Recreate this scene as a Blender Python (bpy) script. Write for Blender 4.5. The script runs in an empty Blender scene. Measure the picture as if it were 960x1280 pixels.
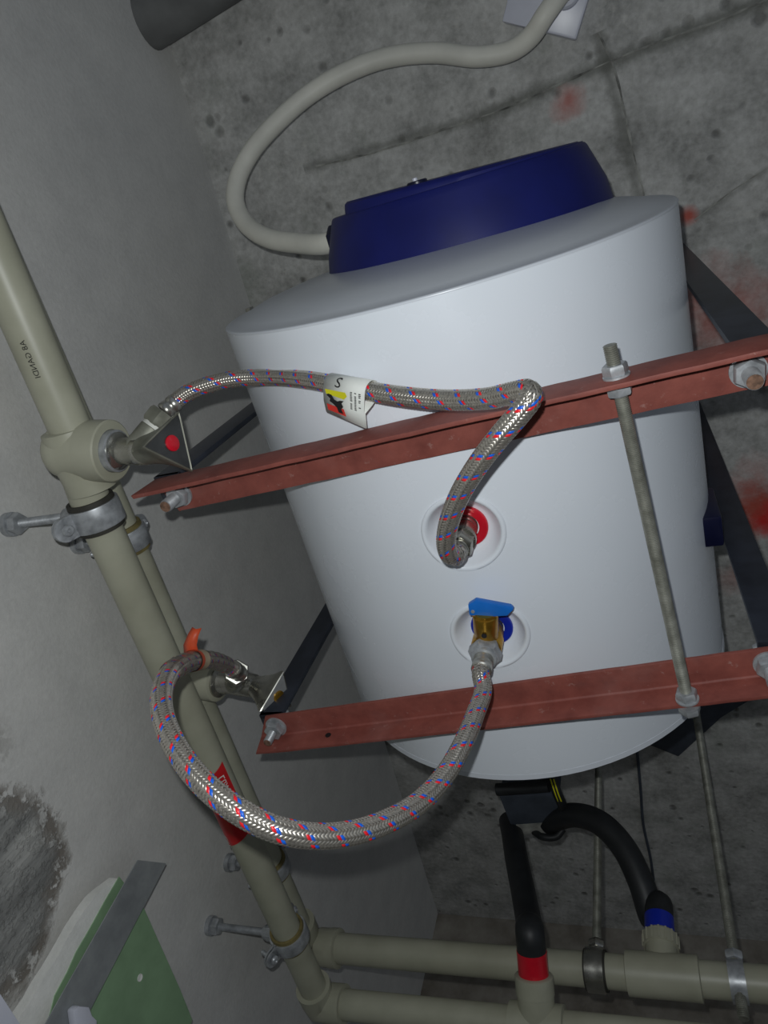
import bpy, bmesh, math, random
from mathutils import Vector, Matrix
random.seed(7)
V = Vector
SC = bpy.context.scene
COL = SC.collection

# ------------------------------------------------------------------ camera
# world: origin at the phone, X along the red rails, Y along the heater's axis, Z up.
F = 880.0
RX = V((0.9248994, -0.12521106, -0.35900319))
RY = V((0.27111046, 0.87918936, 0.3918229))
RZ = V((0.26657123, -0.45972628, 0.84710774))
cam = bpy.data.cameras.new('camera')
camo = bpy.data.objects.new('camera', cam)
COL.objects.link(camo)
cam.sensor_fit = 'VERTICAL'
cam.sensor_height = 36.0
cam.sensor_width = 27.0
cam.lens = F / 1280 * 36
cam.clip_start = 0.01
r_, u_, b_ = V((RX[0], RY[0], RZ[0])), -V((RX[1], RY[1], RZ[1])), -V((RX[2], RY[2], RZ[2]))
m = Matrix.Identity(4)
for i in range(3):
    m[i][0], m[i][1], m[i][2] = r_[i], u_[i], b_[i]
camo.matrix_world = m
SC.camera = camo

# ------------------------------------------------------------------ light: a dark shaft lit by the phone's own flash
w = bpy.data.worlds.new('world'); SC.world = w; w.use_nodes = True
bg = w.node_tree.nodes['Background']
bg.inputs[0].default_value = (0.75, 0.85, 1.0, 1)
bg.inputs[1].default_value = 0.16
fl = bpy.data.lights.new('phone_flash', 'SPOT')
fl.energy = 6.2
fl.color = (0.95, 0.99, 1.0)
fl.shadow_soft_size = 0.0035
fl.spot_size = math.radians(165)
fl.spot_blend = 0.8
flo = bpy.data.objects.new('phone_flash', fl)
COL.objects.link(flo)
fm = m.copy()
fm.translation = r_ * -0.012 + u_ * 0.021
flo.matrix_world = fm
SC.view_settings.view_transform = 'Standard'
SC.view_settings.look = 'None'
SC.view_settings.exposure = 0.0
SC.view_settings.gamma = 1.0


def RAY(px, py):
    q = V((px - 480.0, py - 640.0, F))
    return V((RX.dot(q), RY.dot(q), RZ.dot(q)))


def U(px, py, z):
    a = RAY(px, py)
    return a * (z / a.z)


def UX(px, py, x):
    a = RAY(px, py)
    return a * (x / a.x)


def srgb(r, g=None, b=None):
    if g is None:
        g = b = r
    f = lambda c: (c / 255 / 12.92) if c / 255 <= 0.04045 else ((c / 255 + 0.055) / 1.055) ** 2.4
    return (f(r), f(g), f(b), 1)


# ------------------------------------------------------------------ materials
class MT:
    def __init__(s, name, rough=0.5, metal=0.0, spec=0.5):
        s.m = bpy.data.materials.new(name); s.m.use_nodes = True
        s.t = s.m.node_tree; s.n = s.t.nodes; s.b = s.n['Principled BSDF']
        s.b.inputs['Roughness'].default_value = rough
        s.b.inputs['Metallic'].default_value = metal
        s.b.inputs['Specular IOR Level'].default_value = spec
        s._co = None

    def link(s, a, b): s.t.links.new(a, b)

    def co(s):
        if s._co is None:
            s._co = s.n.new('ShaderNodeTexCoord').outputs['Object']
        return s._co

    def noise(s, scale, detail=4, rough=0.55, co=None, dist=0.0):
        n = s.n.new('ShaderNodeTexNoise')
        n.inputs['Scale'].default_value = scale; n.inputs['Detail'].default_value = detail
        n.inputs['Roughness'].default_value = rough; n.inputs['Distortion'].default_value = dist
        s.link(co or s.co(), n.inputs['Vector'])
        return n.outputs['Fac']

    def voro(s, scale, co=None):
        n = s.n.new('ShaderNodeTexVoronoi'); n.inputs['Scale'].default_value = scale
        s.link(co or s.co(), n.inputs['Vector'])
        return n.outputs['Distance']

    def ramp(s, fac, stops):
        n = s.n.new('ShaderNodeValToRGB')
        e = n.color_ramp.elements
        while len(e) < len(stops): e.new(0.5)
        for i, (p, c) in enumerate(stops):
            e[i].position = p
            e[i].color = c if not isinstance(c, (int, float)) else (c, c, c, 1)
        s.link(fac, n.inputs[0])
        return n.outputs[0]

    def mix(s, fac, a, b, mode='MIX'):
        n = s.n.new('ShaderNodeMix'); n.data_type = 'RGBA'; n.blend_type = mode
        for sock, v in ((n.inputs[0], fac), (n.inputs[6], a), (n.inputs[7], b)):
            if isinstance(v, (int, float)): sock.default_value = v
            elif isinstance(v, tuple): sock.default_value = v
            else: s.link(v, sock)
        return n.outputs[2]

    def math(s, op, a, b=0.0, c=None, clamp=False):
        n = s.n.new('ShaderNodeMath'); n.operation = op; n.use_clamp = clamp
        for i, v in enumerate((a, b, c)):
            if v is None: continue
            if isinstance(v, (int, float)): n.inputs[i].default_value = v
            else: s.link(v, n.inputs[i])
        return n.outputs[0]

    def blob(s, center, radius, soft, wob=0.05, wscale=14, stretch=(1, 1, 1)):
        """a patch with its own ragged outline around a real point of the surface"""
        mp = s.n.new('ShaderNodeMapping'); mp.vector_type = 'POINT'
        mp.inputs['Scale'].default_value = stretch
        mp.inputs['Location'].default_value = [-c * k for c, k in zip(center, stretch)]
        s.link(s.co(), mp.inputs['Vector'])
        ln = s.n.new('ShaderNodeVectorMath'); ln.operation = 'LENGTH'
        s.link(mp.outputs[0], ln.inputs[0])
        nz = s.noise(wscale, 6, 0.65)
        d = s.math('ADD', ln.outputs['Value'], s.math('MULTIPLY', s.math('SUBTRACT', nz, 0.5), wob * 4))
        mr = s.n.new('ShaderNodeMapRange')
        s.link(d, mr.inputs[0])
        mr.inputs[1].default_value = radius + soft; mr.inputs[2].default_value = radius - soft
        mr.inputs[3].default_value = 0; mr.inputs[4].default_value = 1
        return mr.outputs[0]

    def color(s, c):
        if isinstance(c, tuple): s.b.inputs['Base Color'].default_value = c
        else: s.link(c, s.b.inputs['Base Color'])
        return s

    def rough(s, c): s.link(c, s.b.inputs['Roughness']); return s

    def bump(s, h, strength=0.3, dist=0.002):
        n = s.n.new('ShaderNodeBump'); n.inputs['Strength'].default_value = strength
        n.inputs['Distance'].default_value = dist
        s.link(h, n.inputs['Height']); s.link(n.outputs[0], s.b.inputs['Normal'])
        return s


def simple(name, col, rough=0.5, metal=0.0, var=0.12, scale=60, bump=0.0, spec=0.5):
    k = MT(name, rough, metal, spec)
    f = k.noise(scale, 4)
    d = tuple(min(1, c * (1 - var * 2)) for c in col[:3]) + (1,)
    l = tuple(min(1, c * (1 + var)) for c in col[:3]) + (1,)
    k.color(k.ramp(f, [(0.3, d), (0.65, l)]))
    if bump: k.bump(f, bump, 0.001)
    return k.m


# ceiling concrete: blotchy, pitted, with spray-paint marks
k = MT('ceiling_concrete', 0.93, spec=0.2)
big = k.noise(3.2, 5, 0.6, dist=0.4); mid = k.noise(16, 6, 0.65); fine = k.noise(120, 4, 0.6)
c = k.ramp(big, [(0.32, srgb(166, 165, 158)), (0.55, srgb(198, 198, 194)), (0.75, srgb(212, 211, 207))])
c = k.mix(0.6, c, k.ramp(mid, [(0.33, srgb(112, 111, 105)), (0.6, srgb(216, 215, 210))]))
c = k.mix(0.25, c, k.ramp(fine, [(0.3, srgb(100)), (0.7, srgb(232))]))
pit = k.ramp(k.math('ADD', k.voro(34), k.math('MULTIPLY', k.math('SUBTRACT', k.noise(9, 3), 0.5), 1.1)), [(0.0, 1.0), (0.16, 0.0)])
c = k.mix(k.math('MULTIPLY', pit, 0.55), c, srgb(78, 78, 74))
crust = k.math('MULTIPLY', k.ramp(k.noise(46, 6, 0.75), [(0.54, 0.0), (0.66, 1.0)]), k.ramp(k.noise(5, 3), [(0.5, 0.0), (0.62, 1.0)]))
c = k.mix(k.math('MULTIPLY', crust, 0.35), c, srgb(226, 224, 216))
green = k.ramp(k.noise(7, 3, 0.5, dist=1.0), [(0.58, 0.0), (0.72, 1.0)])
c = k.mix(k.math('MULTIPLY', green, 0.25), c, srgb(140, 150, 134))
def band(c, A, Bp, wd, am, col):
    a, b2 = U(*A, 1.0), U(*Bp, 1.0); d = (b2 - a); L = d.length; d.normalize(); n_ = V((-d.y, d.x, 0))
    def dotp(v):
        q = k.n.new('ShaderNodeVectorMath'); q.operation = 'DOT_PRODUCT'; k.link(k.co(), q.inputs[0]); q.inputs[1].default_value = tuple(v); return q.outputs['Value']
    o = k.math('ABSOLUTE', k.math('SUBTRACT', dotp(n_), n_.dot(a)))
    o = k.math('ADD', o, k.math('MULTIPLY', k.math('SUBTRACT', mid, .5), wd * 1.6))
    t = k.math('SUBTRACT', dotp(d), d.dot(a))
    m1 = k.n.new('ShaderNodeMapRange'); k.link(o, m1.inputs[0]); m1.inputs[1].default_value = wd; m1.inputs[2].default_value = wd * .2; m1.inputs[3].default_value = 0; m1.inputs[4].default_value = 1
    g = k.math('MULTIPLY', k.math('GREATER_THAN', t, 0), k.math('LESS_THAN', t, L))
    return k.mix(k.math('MULTIPLY', k.math('MULTIPLY', m1.outputs[0], g), am), c, col)
c = band(c, (380, 212), (600, 146), .009, .55, srgb(112, 113, 106))
c = band(c, (600, 146), (975, -8), .012, .65, srgb(104, 106, 98))
c = band(c, (748, 40), (812, 300), .010, .55, srgb(108, 109, 102))
c = band(c, (868, 275), (990, 190), .006, .4, srgb(120, 120, 114))
for (px, py, rr, so, am, wb) in ((945, 635, .034, .022, .85, .018), (948, 592, .016, .02, .5, .02), (905, 392, .05, .03, .5, .03), (712, 124, .014, .012, .6, .012),
                                 (861, 270, .007, .006, .8, .004), (925, 720, .02, .02, .3, .02), (735, 232, .010, .012, .25, .01)):
    p = U(px, py, 1.0)
    bl = k.blob(tuple(p), rr, so, wb, 22)
    c = k.mix(k.math('MULTIPLY', bl, am), c, srgb(196, 74, 52))
p = U(975, 650, 1.0)
c = k.mix(k.math('MULTIPLY', k.blob(tuple(p), .028, .012, .014, 24), .8), c, srgb(226, 40, 40))
k.color(c)
k.bump(k.math('ADD', k.math('MULTIPLY', mid, 0.7), k.math('SUBTRACT', k.math('MULTIPLY', fine, 0.35), k.math('MULTIPLY', pit, 0.8))), 0.6, 0.006)
CEIL = k.m

# left wall: smoother grey plaster with a scraped, rough patch
k = MT('wall_plaster', 0.9, spec=0.2)
big = k.noise(2.6, 4, 0.5, dist=0.3); mid = k.noise(22, 6, 0.6); fine = k.noise(210, 3, 0.6)
c = k.ramp(big, [(0.3, srgb(206, 205, 202)), (0.7, srgb(222, 220, 214))])
c = k.mix(0.25, c, k.ramp(mid, [(0.3, srgb(182, 181, 178)), (0.7, srgb(234, 232, 226))]))
c = k.mix(0.10, c, k.ramp(fine, [(0.3, srgb(150)), (0.7, srgb(240))]))
p1, p2 = UX(-25, 1135, -.548), UX(-30, 950, -.545)
rim = k.math('MAXIMUM', k.blob(tuple(p1), .088, .006, .012, 26, (1, 1.0, 0.95)), k.math('MULTIPLY', k.blob(tuple(p2), .026, .006, .014, 40), .0))
core = k.blob(tuple(p1), .074, .008, .014, 22, (1, 1.0, 0.95))
spk = k.ramp(k.noise(90, 5, 0.7), [(0.42, 0.0), (0.5, 1.0)])
c = k.mix(k.math('MULTIPLY', rim, k.math('MULTIPLY', spk, 0.85)), c, srgb(112, 104, 94))
streak = k.n.new('ShaderNodeMapping'); streak.inputs['Scale'].default_value = (30, 34, 7); streak.inputs['Rotation'].default_value = (0.5, 0, 0)
k.link(k.co(), streak.inputs['Vector'])
sn = k.noise(1.0, 5, 0.65, co=streak.outputs[0])
c = k.mix(core, c, k.ramp(sn, [(0.3, srgb(104, 104, 102)), (0.5, srgb(148, 148, 145)), (0.72, srgb(196, 195, 190))]))
dots = k.blob(tuple(p2), .02, .02, .02, 40)
c = k.mix(k.math('MULTIPLY', dots, k.math('MULTIPLY', spk, 0.6)), c, srgb(90, 84, 74))
k.color(c)
k.bump(k.math('ADD', k.math('ADD', k.math('MULTIPLY', mid, 0.25), k.math('MULTIPLY', fine, 0.2)), k.math('ADD', k.math('MULTIPLY', k.math('MULTIPLY', core, sn), 2.2), k.math('MULTIPLY', k.math('MULTIPLY', rim, spk), -0.7))), 0.5, 0.004)
WALL = k.m

k = MT('far_concrete', 0.95, spec=0.2)
mid = k.noise(8, 6, 0.65)
k.color(k.ramp(mid, [(0.3, srgb(110, 102, 92)), (0.7, srgb(176, 170, 160))])); k.bump(mid, 0.5, 0.006)
FAR = k.m
SEAM = simple('mortar_seam', srgb(165, 165, 158), 0.95, var=0.3, scale=40, bump=0.5)
DARKSEAM = simple('dirty_seam', srgb(160, 160, 154), 0.95, var=0.35, scale=40, bump=0.5)

k = MT('white_enamel', 0.22)
k.color(k.ramp(k.noise(5, 3), [(0.3, srgb(228, 234, 241)), (0.7, srgb(233, 238, 245))]))
k.rough(k.ramp(k.noise(30, 4), [(0.3, 0.2), (0.7, 0.3)]))
ENAMEL = k.m
CAPW = simple('white_cap_enamel', srgb(212, 217, 224), 0.3, var=0.02, scale=8)
NAVY = simple('navy_plastic', srgb(10, 21, 98), 0.5, var=0.08, scale=30)
NAVYD = simple('dark_navy_plastic', srgb(14, 18, 50), 0.35, var=0.1, scale=30)
REDP = simple('red_plastic', srgb(206, 22, 42), 0.3, var=0.05)
BLUEP = simple('blue_plastic', srgb(22, 44, 168), 0.3, var=0.05)
LEVER = simple('sky_blue_plastic', srgb(24, 112, 206), 0.4, var=0.05)
k = MT('red_oxide_paint', 0.62)
mid = k.noise(38, 6, 0.65); sc = k.noise(130, 5, 0.7)
c = k.ramp(mid, [(0.3, srgb(118, 60, 52)), (0.7, srgb(150, 82, 71))])
c = k.mix(k.math('MULTIPLY', k.ramp(sc, [(0.62, 0.0), (0.72, 1.0)]), 0.4), c, srgb(186, 156, 148))
c = k.mix(k.math('MULTIPLY', k.ramp(k.noise(14, 4, .6), [(0.55, 0.0), (0.75, 1.0)]), 0.35), c, srgb(150, 112, 106))
k.color(c); k.bump(k.math('ADD', mid, sc), 0.25, 0.001)
OXIDE = k.m
BLACK = simple('black_paint', srgb(42, 46, 56), 0.38, var=0.2, scale=40, bump=0.15)
k = MT('zinc_steel', 0.38, 0.4)
f = k.noise(90, 5, 0.6)
k.color(k.ramp(f, [(0.3, srgb(140, 143, 146)), (0.7, srgb(192, 195, 198))])); k.rough(k.ramp(f, [(0.3, 0.3), (0.7, 0.5)]))
ZINC = k.m
k = MT('dull_zinc_rod', 0.5, 0.55)
f = k.noise(70, 5, 0.6)
k.color(k.ramp(f, [(0.3, srgb(118, 118, 108)), (0.7, srgb(168, 168, 158))]))
ROD = k.m
RUST = simple('rusty_steel', srgb(128, 98, 80), 0.8, 0.2, 0.25, 300, 0.3)
k = MT('satin_chrome', 0.22, 0.9)
f = k.noise(40, 4)
k.color(k.ramp(f, [(0.3, srgb(146, 144, 134)), (0.7, srgb(196, 195, 188))])); k.rough(k.ramp(k.noise(25, 5, .6), [(0.35, 0.14), (0.65, 0.42)]))
CHROME = k.m
k = MT('dusty_chrome', 0.5, 0.35)
f = k.noise(50, 5)
k.color(k.ramp(f, [(0.3, srgb(104, 104, 92)), (0.7, srgb(146, 146, 134))])); k.rough(k.ramp(f, [(0.3, 0.3), (0.7, 0.6)]))
DUSTCHROME = k.m
STRAND = simple('stainless_wire', srgb(194, 188, 178), 0.32, 0.8, 0.15, 600)
TRRED = simple('red_tracer_wire', srgb(226, 34, 44), 0.4, var=0.1)
TRBLUE = simple('blue_tracer_wire', srgb(20, 96, 210), 0.4, var=0.1)
CORE = simple('black_rubber_core', srgb(22, 22, 22), 0.7)
RUBBER = simple('dark_rubber', srgb(52, 50, 44), 0.7, var=0.2)
TANRUB = simple('tan_rubber', srgb(120, 108, 66), 0.6, var=0.2)
BRASS = simple('brass', srgb(196, 150, 56), 0.3, 0.85, 0.15, 80)
k = MT('beige_pipe_plastic', 0.42)
f = k.noise(18, 4); g2 = k.noise(6, 4)
c = k.ramp(f, [(0.3, srgb(158, 157, 138)), (0.7, srgb(178, 177, 158))])
k.color(k.mix(k.math('MULTIPLY', k.ramp(g2, [(0.5, 0.0), (0.7, 1.0)]), 0.3), c, srgb(146, 142, 120))); k.bump(f, 0.04, 0.001)
PPR = k.m
CABLE = simple('cream_conduit', srgb(232, 230, 218), 0.5, var=0.05, scale=20)
WHITEP = simple('white_plastic', srgb(214, 216, 228), 0.3, var=0.02)
TAG = simple('tag_paper', srgb(226, 228, 222), 0.6, var=0.03)
INK = simple('black_ink', srgb(24, 24, 26), 0.6)
YEL = simple('yellow_print', srgb(228, 222, 28), 0.45, var=0.03)
REDINK = simple('red_print', srgb(226, 58, 48), 0.5, var=0.03)
REDTAPE = simple('red_sticker', srgb(206, 34, 40), 0.35, var=0.05)
ORANGE = simple('orange_label_film', srgb(196, 76, 40), 0.5, var=0.08)
BEIGEL = simple('beige_label', srgb(176, 160, 132), 0.6)
GREENB = simple('green_board_paper', srgb(140, 172, 134), 0.8, var=0.07, scale=30, bump=0.1)
k = MT('gypsum', 0.95)
f = k.noise(60, 5, .7)
k.color(k.ramp(f, [(0.3, srgb(228, 228, 222)), (0.7, srgb(245, 244, 238))])); k.bump(f, .5, .002)
GYP = k.m
k = MT('galvanised_stud', 0.5, 0.15)
f = k.noise(30, 5, .6)
k.color(k.ramp(f, [(0.3, srgb(132, 136, 138)), (0.7, srgb(164, 168, 168))]))
STUD = k.m
HOSEB = simple('black_hose_rubber', srgb(34, 36, 38), 0.5, var=0.15)
GREYD = simple('dark_grey_metal', srgb(72, 79, 90), 0.6, 0.1, 0.15, 30)
PTFE = simple('white_thread_tape', srgb(222, 222, 214), 0.7)
k = MT('clear_hose_film', 0.12)
k.b.inputs['Base Color'].default_value = srgb(206, 202, 194)
k.b.inputs['Transmission Weight'].default_value = 0.9
k.b.inputs['IOR'].default_value = 1.12
k.bump(k.noise(90, 3), 0.35, 0.002)
FILM = k.m


# ------------------------------------------------------------------ mesh tools
class B:
    def __init__(s):
        s.v = []; s.f = []; s.mi = []

    def add(s, vs, fs, mi=0):
        o = len(s.v); s.v += [tuple(p) for p in vs]
        s.f += [tuple(i + o for i in f) for f in fs]; s.mi += [mi] * len(fs)
        return s

    def build(s, name, mats, parent=None, angle=38, label=None, kind=None, bevel=0.0):
        me = bpy.data.meshes.new(name)
        me.from_pydata(s.v, [], s.f)
        if not isinstance(mats, (list, tuple)): mats = [mats]
        for x in mats: me.materials.append(x)
        if len(mats) > 1: me.polygons.foreach_set('material_index', s.mi)
        bm = bmesh.new(); bm.from_mesh(me)
        bmesh.ops.recalc_face_normals(bm, faces=bm.faces)
        if bevel:
            es = [e for e in bm.edges if len(e.link_faces) == 2 and e.calc_face_angle(0) > 0.6]
            bmesh.ops.bevel(bm, geom=es, offset=bevel, segments=2, affect='EDGES', profile=0.6, clamp_overlap=True)
        bm.to_mesh(me); bm.free()
        me.shade_smooth(); me.set_sharp_from_angle(angle=math.radians(angle))
        o = bpy.data.objects.new(name, me); COL.objects.link(o)
        if parent is not None:
            o.parent = parent
            o.location = -parent_world(parent)
        if label: o['label'] = label
        if kind: o['kind'] = kind
        return o


def parent_world(p):
    l = V(p.location)
    while p.parent is not None:
        p = p.parent; l += V(p.location)
    return l


def thing(name, loc, label, cat, group=None):
    o = bpy.data.objects.new(name, None); COL.objects.link(o)
    o.empty_display_size = 0.02
    o.location = loc; o['label'] = label; o['category'] = cat
    if group: o['group'] = group
    return o


def basis(d):
    d = V(d).normalized()
    a = V((0, 0, 1)) if abs(d.z) < 0.9 else V((1, 0, 0))
    x = a.cross(d).normalized()
    return x, d.cross(x).normalized(), d


def lathe(b, o, d, prof, seg=32, mi=0, xref=None, close=False):
    """prof: list of (distance along d, radius)"""
    x, y, d = basis(d)
    if xref is not None:
        x = (V(xref) - d * V(xref).dot(d)).normalized(); y = d.cross(x)
    o = V(o); vs = []; fs = []; n = len(prof)
    for (t, r) in prof:
        for i in range(seg):
            a = 2 * math.pi * i / seg
            vs.append(o + d * t + (x * math.cos(a) + y * math.sin(a)) * max(r, 1e-6))
    for j in range(n - 1 if not close else n):
        j2 = (j + 1) % n
        for i in range(seg):
            i2 = (i + 1) % seg
            fs.append((j * seg + i, j * seg + i2, j2 * seg + i2, j2 * seg + i))
    if not close:
        fs.append(tuple(range(seg))); fs.append(tuple(range((n - 1) * seg, n * seg))[::-1])
    return b.add(vs, fs, mi)


def box(b, c, sx, sy, sz, ax=None, mi=0):
    X, Y, Z = ax or (V((1, 0, 0)), V((0, 1, 0)), V((0, 0, 1)))
    c = V(c)
    vs = [c + X * (i * sx / 2) + Y * (j * sy / 2) + Z * (kk * sz / 2) for i in (-1, 1) for j in (-1, 1) for kk in (-1, 1)]
    return b.add(vs, [(0, 1, 3, 2), (4, 6, 7, 5), (0, 4, 5, 1), (2, 3, 7, 6), (0, 2, 6, 4), (1, 5, 7, 3)], mi)


def prism(b, pts, ext, mi=0):
    """closed polygon pts extruded by vector ext"""
    n = len(pts); pts = [V(p) for p in pts]; ext = V(ext)
    vs = pts + [p + ext for p in pts]
    fs = [tuple(range(n))[::-1], tuple(range(n, 2 * n))] + [(i, (i + 1) % n, n + (i + 1) % n, n + i) for i in range(n)]
    return b.add(vs, fs, mi)


def nut(b, o, d, af, h, mi=0, ang=0.0, hole=None):
    """hex nut with chamfered corners, along d from o"""
    x, y, d = basis(d); o = V(o); R = af / math.sqrt(3)
    rings = []
    for (t, k) in ((0, 0.9), (h * 0.18, 1.0), (h * 0.82, 1.0), (h, 0.9)):
        rings.append([o + d * t + (x * math.cos(ang + i * math.pi / 3) + y * math.sin(ang + i * math.pi / 3)) * R * k for i in range(6)])
    vs = [p for r in rings for p in r]; fs = []
    for j in range(3):
        for i in range(6):
            i2 = (i + 1) % 6; fs.append((j * 6 + i, j * 6 + i2, j * 6 + 6 + i2, j * 6 + 6 + i))
    fs += [tuple(range(6))[::-1], tuple(range(18, 24))]
    return b.add(vs, fs, mi)


def spline(ps, n=12):
    ps = [V(p) for p in ps]; out = []
    e = [ps[0] * 2 - ps[1]] + ps + [ps[-1] * 2 - ps[-2]]
    for i in range(1, len(e) - 2):
        p0, p1, p2, p3 = e[i - 1], e[i], e[i + 1], e[i + 2]
        d0 = max((p1 - p0).length, 1e-6) ** .5; d1 = max((p2 - p1).length, 1e-6) ** .5; d2 = max((p3 - p2).length, 1e-6) ** .5
        m1 = ((p1 - p0) / d0 - (p2 - p0) / (d0 + d1) + (p2 - p1) / d1) * d1
        m2 = ((p2 - p1) / d1 - (p3 - p1) / (d1 + d2) + (p3 - p2) / d2) * d1
        for j in range(n):
            t = j / n
            out.append(p1 * (2 * t**3 - 3 * t**2 + 1) + m1 * (t**3 - 2 * t**2 + t) + p2 * (-2 * t**3 + 3 * t**2) + m2 * (t**3 - t**2))
    out.append(ps[-1])
    return out


def resample(ps, step):
    L = [0.0]
    for a, b2 in zip(ps, ps[1:]): L.append(L[-1] + (b2 - a).length)
    n = max(2, int(round(L[-1] / step))); out = []; j = 0
    for i in range(n + 1):
        s = L[-1] * i / n
        while j < len(L) - 2 and L[j + 1] < s: j += 1
        t = (s - L[j]) / max(L[j + 1] - L[j], 1e-9)
        out.append(ps[j].lerp(ps[j + 1], min(max(t, 0), 1)))
    return out, L[-1]


def frames(ps):
    n = len(ps); T = [(ps[min(i + 1, n - 1)] - ps[max(i - 1, 0)]).normalized() for i in range(n)]
    x = basis(T[0])[0]; X = []; Y = []
    for t in T:
        x = (x - t * x.dot(t)).normalized(); X.append(x); Y.append(t.cross(x))
    return T, X, Y


def tube(b, ps, r, seg=16, mi=0, caps=True):
    ps = [V(p) for p in ps]; T, X, Y = frames(ps); vs = []; fs = []; n = len(ps)
    for i, p in enumerate(ps):
        rr = r(i / (n - 1)) if callable(r) else r
        for kk in range(seg):
            a = 2 * math.pi * kk / seg
            vs.append(p + X[i] * (rr * math.cos(a)) + Y[i] * (rr * math.sin(a)))
    for i in range(n - 1):
        for kk in range(seg):
            k2 = (kk + 1) % seg
            fs.append((i * seg + kk, i * seg + k2, (i + 1) * seg + k2, (i + 1) * seg + kk))
    if caps:
        fs.append(tuple(range(seg))[::-1]); fs.append(tuple(range((n - 1) * seg, n * seg)))
    return b.add(vs, fs, mi)


def thread_prof(L, r, pitch=0.00125, depth=0.0006):
    pr = [(0, r - depth)]; t = 0
    while t < L - pitch:
        pr += [(t + pitch * 0.35, r), (t + pitch * 0.55, r), (t + pitch, r - depth)]; t += pitch
    pr.append((L, r - depth))
    return pr


def text_verts(s, size):
    cu = bpy.data.curves.new('text', 'FONT'); cu.body = s; cu.size = size
    cu.align_x = 'CENTER'; cu.align_y = 'CENTER'; cu.resolution_u = 3
    o = bpy.data.objects.new('text', cu); COL.objects.link(o)
    dg = bpy.context.evaluated_depsgraph_get()
    me = bpy.data.meshes.new_from_object(o.evaluated_get(dg))
    vs = [tuple(v.co) for v in me.vertices]; fs = [tuple(p.vertices) for p in me.polygons]
    bpy.data.objects.remove(o); bpy.data.curves.remove(cu); bpy.data.meshes.remove(me)
    return vs, fs


def flat_text(b, s, size, o, x, y, mi=0, sx=1.0):
    vs, fs = text_verts(s, size)
    return b.add([V(o) + V(x) * (v[0] * sx) + V(y) * v[1] for v in vs], fs, mi)


def struct(o, label, cat):
    o['kind'] = 'structure'; o['label'] = label; o['category'] = cat
    return o


# ------------------------------------------------------------------ the shell of the shaft
def wall_x(y): return -0.531 - 0.042 * y
b = B(); box(b, (0.95, -0.2, 1.05), 3.2, 3.6, 0.1)
ceiling = struct(b.build('ceiling', CEIL), 'rough grey concrete ceiling with seams and red paint marks', 'ceiling')
b = B(); prism(b, [(wall_x(-2.0), -2.0, 0), (wall_x(1.6), 1.6, 0), (wall_x(1.6) - 0.1, 1.6, 0), (wall_x(-2.0) - .1, -2.0, 0)], (0, 0, 2.7))
b.v = [(x, y, z - 1.7) for x, y, z in b.v]
struct(b.build('wall_left', WALL), 'smooth grey plastered wall on the left with a scraped rough patch', 'wall')
b = B(); box(b, (0.95, 1.56, -0.35), 3.2, 0.1, 2.7)
struct(b.build('wall_far', FAR), 'dark brown-grey concrete wall behind the bottom pipes', 'wall')
b = B(); box(b, (0.95, -0.2, -1.75), 3.2, 3.6, 0.1)
struct(b.build('floor', FAR), 'dusty concrete floor below the heater', 'floor')


def seam(px, wid, dep, mat, label):
    ps, L = resample(spline([U(x, y, 1.0) for x, y in px], 8), 0.012)
    T, X, Y = frames(ps); b = B(); vs = []; fs = []
    for i, p in enumerate(ps):
        s = V((-T[i].y, T[i].x, 0)); k1 = random.uniform(.6, 1.3); k2 = random.uniform(.5, 1.3); d = dep * random.uniform(.5, 1.2)
        o = s * random.uniform(-.15, .15) * wid
        for (q, z) in ((-wid * k1, 0.001), (-wid * .25 * k1, -d), (wid * .25 * k2, -d), (wid * k2, 0.001)):
            vs.append(p + o + s * q + V((0, 0, z)))
    for i in range(len(ps) - 1):
        for j in range(3): fs.append((i * 4 + j, i * 4 + j + 1, i * 4 + 5 + j, i * 4 + 4 + j))
    b.add(vs, fs)
    o = b.build('formwork_seam', mat, ceiling, 60)
    o['label'] = label


seam([(395, 208), (470, 190), (560, 160), (640, 132), (700, 105), (765, 76), (830, 50), (900, 25), (975, -8)], .0022, .0012, DARKSEAM, 'long dark formwork seam across the ceiling')
seam([(748, 40), (766, 80), (778, 125), (787, 170), (798, 215), (806, 250), (812, 300)], .0020, .0012, DARKSEAM, 'short dark formwork seam meeting the long one')
seam([(868, 275), (890, 258), (920, 235), (975, 200)], .0015, .0006, SEAM, 'thin crack-like seam at the right')

# round conduit under the ceiling at the left wall
b = B()
a0 = V((wall_x(-.27) - 0.005, -.280, .965)); a1 = V((0.5, -.39, .965))
tube(b, [a0, a0.lerp(a1, .5), a1], 0.034, 24)
o = b.build('ceiling_pipe', simple('dusty_grey_pipe', srgb(112, 113, 112), 0.8, 0, 0.2, 12))
o['label'] = 'dark grey round pipe running under the ceiling from the left wall'; o['category'] = 'pipe'

# ------------------------------------------------------------------ water heater
R = 0.2; CX, CZ = -0.1537, 0.654; Y0, Y1 = 0.064, 0.487
heater = thing('water_heater', (CX, 0.27, CZ - R), 'white horizontal electric water heater with navy blue end cover under the ceiling', 'water heater')
PORTS = [(-0.136, 0.237), (-0.137, 0.331)]
PT = [math.asin((x - CX) / R) for x, y in PORTS]


def cyl(t, y, r=R):   # t: angle from straight down towards +X
    return V((CX + r * math.sin(t), y, CZ - r * math.cos(t)))


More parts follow.
